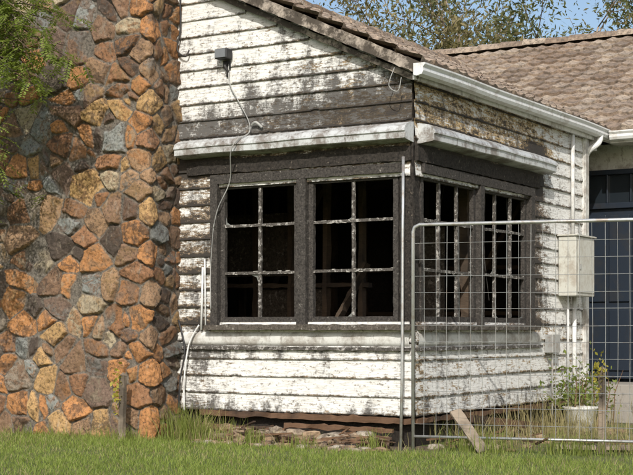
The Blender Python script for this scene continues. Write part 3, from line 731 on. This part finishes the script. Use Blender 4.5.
# ------------------------------------------------------------ trees
M_bark=mat_wood('gum_bark',(.22,.16,.11),(.42,.34,.26),(4,4,1.2)); M_bark2=mat_wood('dark_bark',(.07,.05,.035),(.16,.12,.08),(4,4,1.2))
def tree(name,base,height,seed,leafmat,nleaf,lsize,r0=.22,levels=4,spread=.55,barkmat=None,sig=.28,first=.3):
    global rng
    old=rng; rng=np.random.default_rng(seed)
    e=empty(name); g=G(); tips=[]
    def grow(p,d,L,r,lev):
        pts=[p];rad=[r];k=5
        for i in range(k):
            d=d+rng.normal(0,.13,3)+np.array((0,0,.03)); d/=np.linalg.norm(d); p=p+d*L/k; pts.append(p); rad.append(r*(1-.5*(i+1)/k))
        g.tube(pts,rad,8 if lev<2 else 5)
        if lev>=levels:
            tips.extend(pts[2:]); return
        for c in range(3):
            i=int(rng.integers(2,k+1)) if c else k
            an=rng.uniform(0,6.28); s=rng.uniform(.35,.9)*spread/.55
            nd=d+s*np.array((math.cos(an),math.sin(an),rng.uniform(-.2,.35))); nd/=np.linalg.norm(nd)
            grow(pts[i],nd,L*rng.uniform(.6,.85),rad[i]*.72,lev+1)
        if lev>=levels-1: tips.extend(pts[3:])
    grow(np.array(base,float),np.array((rng.normal(0,.05),rng.normal(0,.05),1.)),height*first,r0,0)
    V_=np.concatenate(g.v); zmax=V_[:,2].max(); sc=height/zmax       # bring the crown to the stated height
    for i_ in range(len(g.v)): g.v[i_]=np.array(base)+(g.v[i_]-np.array(base))*sc
    tips=[np.array(base)+(t_-np.array(base))*sc for t_ in tips]
    g.build('trunk_and_limbs',barkmat or M_bark,e,True,attr='tint')
    T_=np.array(tips); ncl=len(T_); per=max(1,nleaf//ncl); Vs=[]
    for t_ in T_:
        m_=int(per*rng.choice([0,.3,1,2.2]))
        if m_>0: Vs.append(leaf_blob(t_,(sig,sig,sig*.7),m_,lsize,hang=.6,elong=3.2))
    leaves_mesh('foliage',Vs,leafmat,e); rng=old; return e
M_gum=mat_leaf('gum_leaf',(.05,.06,.022),(.17,.18,.07),.3); M_gum2=mat_leaf('olive_leaf',(.08,.075,.03),(.24,.20,.09),.3)
def spot(depth,lat):
    th=math.radians(31); return (-(depth-12.6)*math.sin(th)+(lat-.87)*math.cos(th),(depth-12.6)*math.cos(th)+(lat-.87)*math.sin(th),0)
tree('gum_tree',spot(30,1.2),9.6,11,M_gum,9000,.14,.24,spread=.6)
tree('gum_tree',spot(31,3.3),10.0,5,M_gum2,9000,.14,.26,spread=.6)
tree('gum_tree',spot(30,5.4),9.4,21,M_gum,9500,.14,.26,spread=.6)
tree('gum_tree',spot(31,7.0),9.0,33,M_gum2,12000,.15,.26,spread=.6)
tree('gum_tree',spot(39,6.0),10.6,43,M_gum,8000,.18,.26)
Vs=[]
for i in range(90):
    a=rng.uniform(math.radians(40),math.radians(175)); R=rng.uniform(75,95); c=(R*math.cos(a),R*math.sin(a),rng.uniform(2,5))
    Vs.append(leaf_blob(c,(3,3,2.0),200,.9,elong=1.6))
leaves_mesh('distant_trees',Vs,M_gum,None)

pt=empty('pepper_tree')
g=G(); trunk=catmull([(-5.0,-1.7,-.12),(-4.9,-1.65,1.2),(-4.65,-1.6,2.6),(-4.5,-1.6,3.6),(-4.45,-1.6,4.7)],6)
g.tube(trunk,list(np.linspace(.09,.035,len(trunk))),8)
fronds=[]
for _ in range(36):
    tx,ty=rng.uniform(-3.75,-2.66),rng.uniform(-1.75,-1.25)
    u_=(tx+3.75)/1.1
    tz=rng.uniform(2.9+.55*u_,4.15-.1*u_)
    st=trunk[int(rng.integers(len(trunk)//2,len(trunk)-2))]
    mid=((st[0]+tx)/2,(st[1]+ty)/2,max(st[2],tz)+.15)
    br=catmull([st,mid,(tx,ty,tz)],7); g.tube(br,list(np.linspace(.014,.003,len(br))),5)
    for q_ in br[7:]: fronds.append(q_)
for i in range(11):
    st=trunk[12+i%6]; tx=rng.uniform(-3.9,-3.48); tz=rng.uniform(1.9,2.9); br=catmull([st,((st[0]+tx)/2,-1.6,tz+.5),(tx,-1.6+rng.normal(0,.1),tz)],7); g.tube(br,list(np.linspace(.012,.003,len(br))),5)
    fronds+=list(br[9:])
for i in range(40):
    st=trunk[int(rng.integers(10,len(trunk)))]; d=rng.normal(0,1,3)*np.array((.6,.6,.4)); p=st+d; p[0]=min(p[0],-3.7); br=catmull([st,(st+p)/2+np.array((0,0,.15)),p],5); g.tube(br,.005,4); fronds+=list(br[4:])
g.build('trunk_and_limbs',M_bark2,pt,True,attr='tint')
Vl=[]
for c in fronds:
    for _ in range(2):
        d=rng.normal(0,1,3); d[2]=-abs(d[2])*.5; d/=np.linalg.norm(d); L=rng.uniform(.14,.26); sd=np.cross(d,(0,0,1)); sd/=np.linalg.norm(sd)+1e-6
        c0=np.array(c)+rng.normal(0,.05,3)
        for k in range(8):
            p=c0+d*L*k/8+np.array((0,0,-.05*(k/8)**2))
            for sg in (-1,1):
                a=sd*sg*.9+d*.5+np.array((0,0,-.25))+rng.normal(0,.12,3); a/=np.linalg.norm(a); b=np.cross(a,np.cross(d,sd)); b/=np.linalg.norm(b)+1e-6; s_=.05*rng.uniform(.7,1.2)
                Vl.append(np.array([p,p+a*s_*.5+b*s_*.19,p+a*s_,p+a*s_*.5-b*s_*.19]))
leaves_mesh('foliage',[np.array(Vl)],mat_leaf('pepper_leaf',(.09,.14,.025),(.28,.33,.08),.4),pt)

# ------------------------------------------------------------ light, sky, camera
sd=Vector((.38,-.80,.64)).normalized()
el=math.asin(sd.z); az=math.atan2(sd.x,sd.y)
w=bpy.data.worlds.new('World'); scene.world=w; w.use_nodes=True; nt=w.node_tree
sky=nt.nodes.new('ShaderNodeTexSky'); sky.sky_type='NISHITA'; sky.sun_disc=False; sky.sun_elevation=el; sky.sun_rotation=az; sky.dust_density=2.5
bg=nt.nodes['Background']; bg.inputs['Strength'].default_value=.15; nt.links.new(sky.outputs[0],bg.inputs[0])
L=bpy.data.lights.new('sun','SUN'); L.energy=4.2; L.angle=math.radians(.5); L.color=(1,.96,.89)
lo=bpy.data.objects.new('sun',L); lo.rotation_euler=(-sd).to_track_quat('-Z','Y').to_euler(); lo.location=(0,0,20); link(lo)
cam=bpy.data.cameras.new('camera'); cam.sensor_width=36; cam.lens=79.05; cam.shift_y=.146; cam.clip_end=2000; cam.clip_start=.1
co=bpy.data.objects.new('camera',cam); co.location=(5.74,-11.25,1.0); co.rotation_euler=(math.radians(90),0,math.radians(31)); link(co); scene.camera=co
scene.view_settings.view_transform='Standard'; scene.view_settings.look='None'; scene.view_settings.exposure=0
